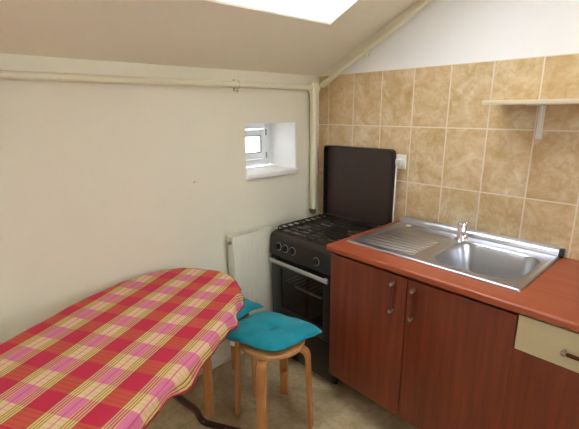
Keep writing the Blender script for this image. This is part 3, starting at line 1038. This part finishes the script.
def make_cushion(label, loc, rz, half=0.178, seed=1, droop=0.028, corners=None):
    rnd = random.Random(seed)
    c = thing('seat_cushion', label, 'cushion', loc, rz)
    N = 40
    top, bot = MB(), None
    mb = MB()
    def P(i, j, side):
        u, v = 2 * i / N - 1, 2 * j / N - 1
        pin = 1 - 0.07 * (1 - u * u) * abs(v) ** 2 if False else 1
        x = u * half * (1 - 0.06 * (1 - v * v) * abs(u)**3)
        y = v * half * (1 - 0.06 * (1 - u * u) * abs(v)**3)
        if corners:
            wgt = ((1 - u) * (1 - v) / 4, (1 + u) * (1 - v) / 4, (1 + u) * (1 + v) / 4, (1 - u) * (1 + v) / 4)
            x = sum(a * p[0] for a, p in zip(wgt, corners)); y = sum(a * p[1] for a, p in zip(wgt, corners))
            k = 1 - 0.07 * (abs(u) * abs(v)) ** 6 + 0.05 * (1 - u * u * v * v)
            x *= k; y *= k
        th = 0.021 * max(0.0, (1 - abs(u) ** 3.2) * (1 - abs(v) ** 3.2)) ** 0.6
        r = math.hypot(x, y)
        tuft = math.exp(-(r / 0.03) ** 2)
        crease = 0.003 * (math.exp(-(u * 9) ** 2) + math.exp(-(v * 9) ** 2)) * math.exp(-(r / 0.12) ** 2)
        wr = 0.003 * math.sin(9 * u + 4 * v + seed) * math.sin(7 * v - 3 * u) * (1 - tuft)
        z = 0.0245
        if side > 0:
            z += th * (1 - 0.75 * tuft) - crease + wr + 0.002
        else:
            z -= th * 0.95 * (1 - 0.3 * tuft)
        over = max(0, r - 0.165)
        z -= droop * (over / 0.075) ** 1.2 if over > 0 else 0
        return (x, y, z)
    T = [[mb.bm.verts.new(P(i, j, 1)) for j in range(N + 1)] for i in range(N + 1)]
    B = [[(T[i][j] if (i in (0, N) or j in (0, N)) else mb.bm.verts.new(P(i, j, -1))) for j in range(N + 1)] for i in range(N + 1)]
    for i in range(N):
        for j in range(N):
            f = mb.bm.faces.new((T[i][j], T[i + 1][j], T[i + 1][j + 1], T[i][j + 1])); f.smooth = True
            try:
                f = mb.bm.faces.new((B[i][j], B[i][j + 1], B[i + 1][j + 1], B[i + 1][j])); f.smooth = True
            except ValueError:
                pass
    o = mb.build('pillow', M['teal'], c, sharp=180)
    mb = MB()
    edge = []
    for k in range(N): edge.append(P(k, 0, 1))
    for k in range(N): edge.append(P(N, k, 1))
    for k in range(N, 0, -1): edge.append(P(k, N, 1))
    for k in range(N, 0, -1): edge.append(P(0, k, 1))
    mb.tube(edge, 0.0032, 8, closed=True)
    mb.build('piping', M['teal'], c)
    mb = MB(); mb.lathe([(0, 0), (0.006, 0.001), (0.005, 0.004), (0, 0.005)], (0, 0, P(N // 2, N // 2, 1)[2] - 0.001), 14)
    mb.build('tuft_button', M['teal'], c)
    return c


S1 = (0.565, -0.917, 0)
st1 = make_stool('bentwood stool standing in front of the stove with a teal cushion on top', S1, (216, 30, 122, 303))
C1 = make_cushion('plump teal seat cushion on the stool in front of the stove', (0.540, -0.903, 0.4585), 0.0, seed=2, droop=0.016,
                  corners=((-0.137, -0.196), (0.150, -0.108), (0.166, 0.205), (-0.180, 0.092)))
mb = MB()
mb.box(-0.012, 0.012, -0.004, -0.002, -0.018, 0.004, rot=None)
tg = mb.build('care_tag', M['white_plastic'], C1); tg.location = (-0.055, -0.186, 0.016); tg.rotation_euler = (0, 0, 0.3); tg['label'] = 'small white fabric tag'
S2 = (0.212, -0.985, 0)
st2 = make_stool('second bentwood stool tucked under the cloth covered table by the radiator', S2, (304, 124, 34, 214))
C2 = make_cushion('teal seat cushion half hidden under the plaid cloth edge', (0.185, -0.965, 0.4585), math.radians(18), half=0.168, seed=5, droop=0.03)

# ------------------------------------------------------------------ oval table and plaid cloth
TH = 0.51
TC = Vector((0.535, -1.63, 0))
du = Vector((math.sin(TH), -math.cos(TH), 0)); dv = Vector((math.cos(TH), math.sin(TH), 0))
def TP(u, v, z): return TC + du * u + dv * v + Vector((0, 0, z))
TA, TB, TN = 0.656, 0.325, 2.5
def se(t, a, b, n=TN):
    c, s = math.cos(t), math.sin(t)
    return (math.copysign(abs(c) ** (2 / n), c) * a, math.copysign(abs(s) ** (2 / n), s) * b)
tab = thing('oval_table', 'oval folding table on dark bent tube legs beneath the plaid cloth', 'table', TC)
NTB = 96
mb = MB()
rings = []
for sc_, z in ((0.985, 0.708), (1.0, 0.714), (1.0, 0.731), (0.99, 0.736)):
    rings.append([mb.bm.verts.new(TP(*[q * sc_ for q in se(2 * PI * k / NTB, TA, TB)], z)) for k in range(NTB)])
for A, B in zip(rings, rings[1:]):
    for k in range(NTB):
        mb.bm.faces.new((A[k], A[(k + 1) % NTB], B[(k + 1) % NTB], B[k]))
mb.bm.faces.new(rings[0]); mb.bm.faces.new(rings[-1])
kid(mb, 'tabletop', M['table_board'], tab)
for sgn in (1, -1):
    mb = MB()
    path = fillet([TP(-0.46 * sgn, 0.33 * sgn, 0.0155), TP(-0.46 * sgn, 0.045 * sgn, 0.0155), TP(-0.435 * sgn, 0.043 * sgn, 0.10), TP(0.0 * sgn, 0.03 * sgn, 0.69), TP(0.0 * sgn, 0.20 * sgn, 0.694)], 0.11, 10)
    mb.tube(path, 0.0155, 14)
    lg = kid(mb, 'leg', M['maroon_tube'], tab)
    mb = MB(); e = TP(-0.46 * sgn, 0.33 * sgn, 0.0)
    d = dv * sgn
    mb.tube([e + d * -0.02 + Vector((0, 0, 0.0165)), e + d * 0.012 + Vector((0, 0, 0.0165))], 0.0165, 12)
    sub(mb, 'foot_cap', M['dark_plastic'], lg)
mb = MB(); p = TP(-0.22 * 0 - 0.0, 0, 0.0)
mb.tube([TP(0.0, -0.06, 0.655), TP(0.0, 0.06, 0.655)], 0.006, 10); kid(mb, 'pivot_bolt', M['satin'], tab)
mb = MB(); mb.box(TC.x - 0.1, TC.x + 0.1, TC.y - 0.26, TC.y + 0.26, 0.696, 0.708); kid(mb, 'under_brace', M['maroon_tube'], tab)

# cloth: radial grid, arc length kept as UV in metres
random.seed(3)
mb = MB()
uvl = mb.bm.loops.layers.uv.new('UVMap')
NT_, NR = 220, 46
HEM = 0.05
def cloth(t, s):
    """s: 0 centre .. 1 table edge .. beyond = hanging part in metres."""
    ex, ey = se(t, TA + 0.006, TB + 0.006)
    nrm = Vector((math.copysign(abs(ex / TA) ** (TN - 1), ex) / TA, math.copysign(abs(ey / TB) ** (TN - 1), ey) / TB, 0)).normalized()
    wav = 0.5 * math.sin(17 * t + 0.7) + 0.35 * math.sin(29 * t + 2.0) + 0.25 * math.sin(43 * t)
    if s <= 1:
        x, y = ex * s, ey * s
        z = 0.7385 + 0.0012 * math.sin(23 * x + 9 * y) * math.sin(19 * y - 5 * x) + 0.0012
        uvx, uvy = x, y
        # a little pucker near the edge
        z += 0.003 * max(0, s - 0.8) / 0.2 * (1 + wav)
        if s > 0.97:
            z -= 0.003 * ((s - 0.97) / 0.03) ** 2
        return x, y, z, uvx, uvy
    h = s - 1
    r = 0.012
    # round over the edge, then hang slightly outwards
    if h < r * PI / 2:
        a = h / r
        o_, dz = r * math.sin(a), r * (1 - math.cos(a))
    else:
        o_, dz = r + (h - r * PI / 2) * 0.30, r + (h - r * PI / 2) * 0.95
    fl = max(0, h) / HEM
    o_ += 0.012 * fl * (wav + 0.5)
    dz += 0.012 * fl * wav
    x, y = ex + nrm.x * o_, ey + nrm.y * o_
    return x, y, 0.7377 + 0.003 * (1 + wav) * (1 - 0.6 * fl) - dz, ex + nrm.x * h, ey + nrm.y * h
ss = [0.0] + [k / 26 for k in range(1, 25)] + [0.95, 0.975, 0.99, 1.0] + [1 + HEM * k / 17 for k in range(1, 18)]
grid, uvs = [], []
for s in ss:
    row, ru_ = [], []
    for k in range(NT_):
        x, y, z, a, b = cloth(2 * PI * k / NT_, s)
        if s == 0 and k > 0:
            row.append(row[0]); ru_.append(ru_[0]); continue
        row.append(mb.bm.verts.new(TP(x, y, z))); ru_.append((a, b))
    grid.append(row); uvs.append(ru_)
hem0 = len(ss) - 3
hem = MB()
def add(bmesh_, layer, q, uvq):
    f = bmesh_.faces.new(q); f.smooth = True
    for lp, w_ in zip(f.loops, uvq):
        lp[layer].uv = w_
for i in range(len(ss) - 1):
    for k in range(NT_):
        k2 = (k + 1) % NT_
        if i >= hem0:
            continue
        if i == 0:
            add(mb.bm, uvl, (grid[0][0], grid[1][k], grid[1][k2]), (uvs[0][0], uvs[1][k], uvs[1][k2]))
        else:
            add(mb.bm, uvl, (grid[i][k], grid[i + 1][k], grid[i + 1][k2], grid[i][k2]), (uvs[i][k], uvs[i + 1][k], uvs[i + 1][k2], uvs[i][k2]))
hv = [[hem.bm.verts.new(grid[i][k].co) for k in range(NT_)] for i in range(hem0, len(ss))]
for i in range(len(hv) - 1):
    for k in range(NT_):
        f = hem.bm.faces.new((hv[i][k], hv[i + 1][k], hv[i + 1][(k + 1) % NT_], hv[i][(k + 1) % NT_])); f.smooth = True
loose = [v for v in mb.bm.verts if not v.link_faces]
bmesh.ops.delete(mb.bm, geom=loose, context='VERTS')
cl = thing('tablecloth', 'red and pink plaid cotton cloth spread over the oval table', 'tablecloth', TC + Vector((0, 0, 0.74)))
o = kid(mb, 'plaid_cloth', M['plaid'], cl)
md = o.modifiers.new('weave', 'SOLIDIFY'); md.thickness = 0.001; md.offset = 1
o = kid(hem, 'hem', M['crimson'], cl); o['label'] = 'crimson hem band'
md = o.modifiers.new('weave', 'SOLIDIFY'); md.thickness = 0.0014; md.offset = 1

# ------------------------------------------------------------------ daylight
w = bpy.data.worlds.new('World'); SC.world = w; w.use_nodes = True
nt = w.node_tree
bg = nt.nodes['Background']
bg.inputs['Color'].default_value = (0.93, 0.965, 1.0, 1)
bg.inputs['Strength'].default_value = 5.0

# ------------------------------------------------------------------ camera
cam = bpy.data.cameras.new('Camera'); co = bpy.data.objects.new('Camera', cam); COL.objects.link(co)
R_ = ((0.6775344271868874, 0.7354387153593964, -0.00877473230686133),
      (-0.18085631826728626, 0.17815712095168404, 0.9672388703919054),
      (-0.7129081933316087, 0.6537506682250717, -0.2537163212643874))
m = Matrix(((R_[0][0], R_[1][0], -R_[2][0]), (R_[0][1], R_[1][1], -R_[2][1]), (R_[0][2], R_[1][2], -R_[2][2])))
co.matrix_world = Matrix.LocRotScale(Vector((1.87354, -1.99836, 1.51061)), m.to_quaternion(), None)
cam.sensor_width = 36.0; cam.sensor_fit = 'HORIZONTAL'
cam.lens = 399.517 / 579 * 36
cam.clip_start = 0.02
SC.camera = co

vs = SC.view_settings
vs.view_transform = 'Standard'; vs.look = 'None'; vs.gamma = 1.0; vs.exposure = 1.3
try:
    vs.use_curve_mapping = False
except Exception:
    pass
SC.cycles.max_bounces = 16
SC.cycles.diffuse_bounces = 10
SC.cycles.use_denoising = True
SC.cycles.caustics_reflective = False
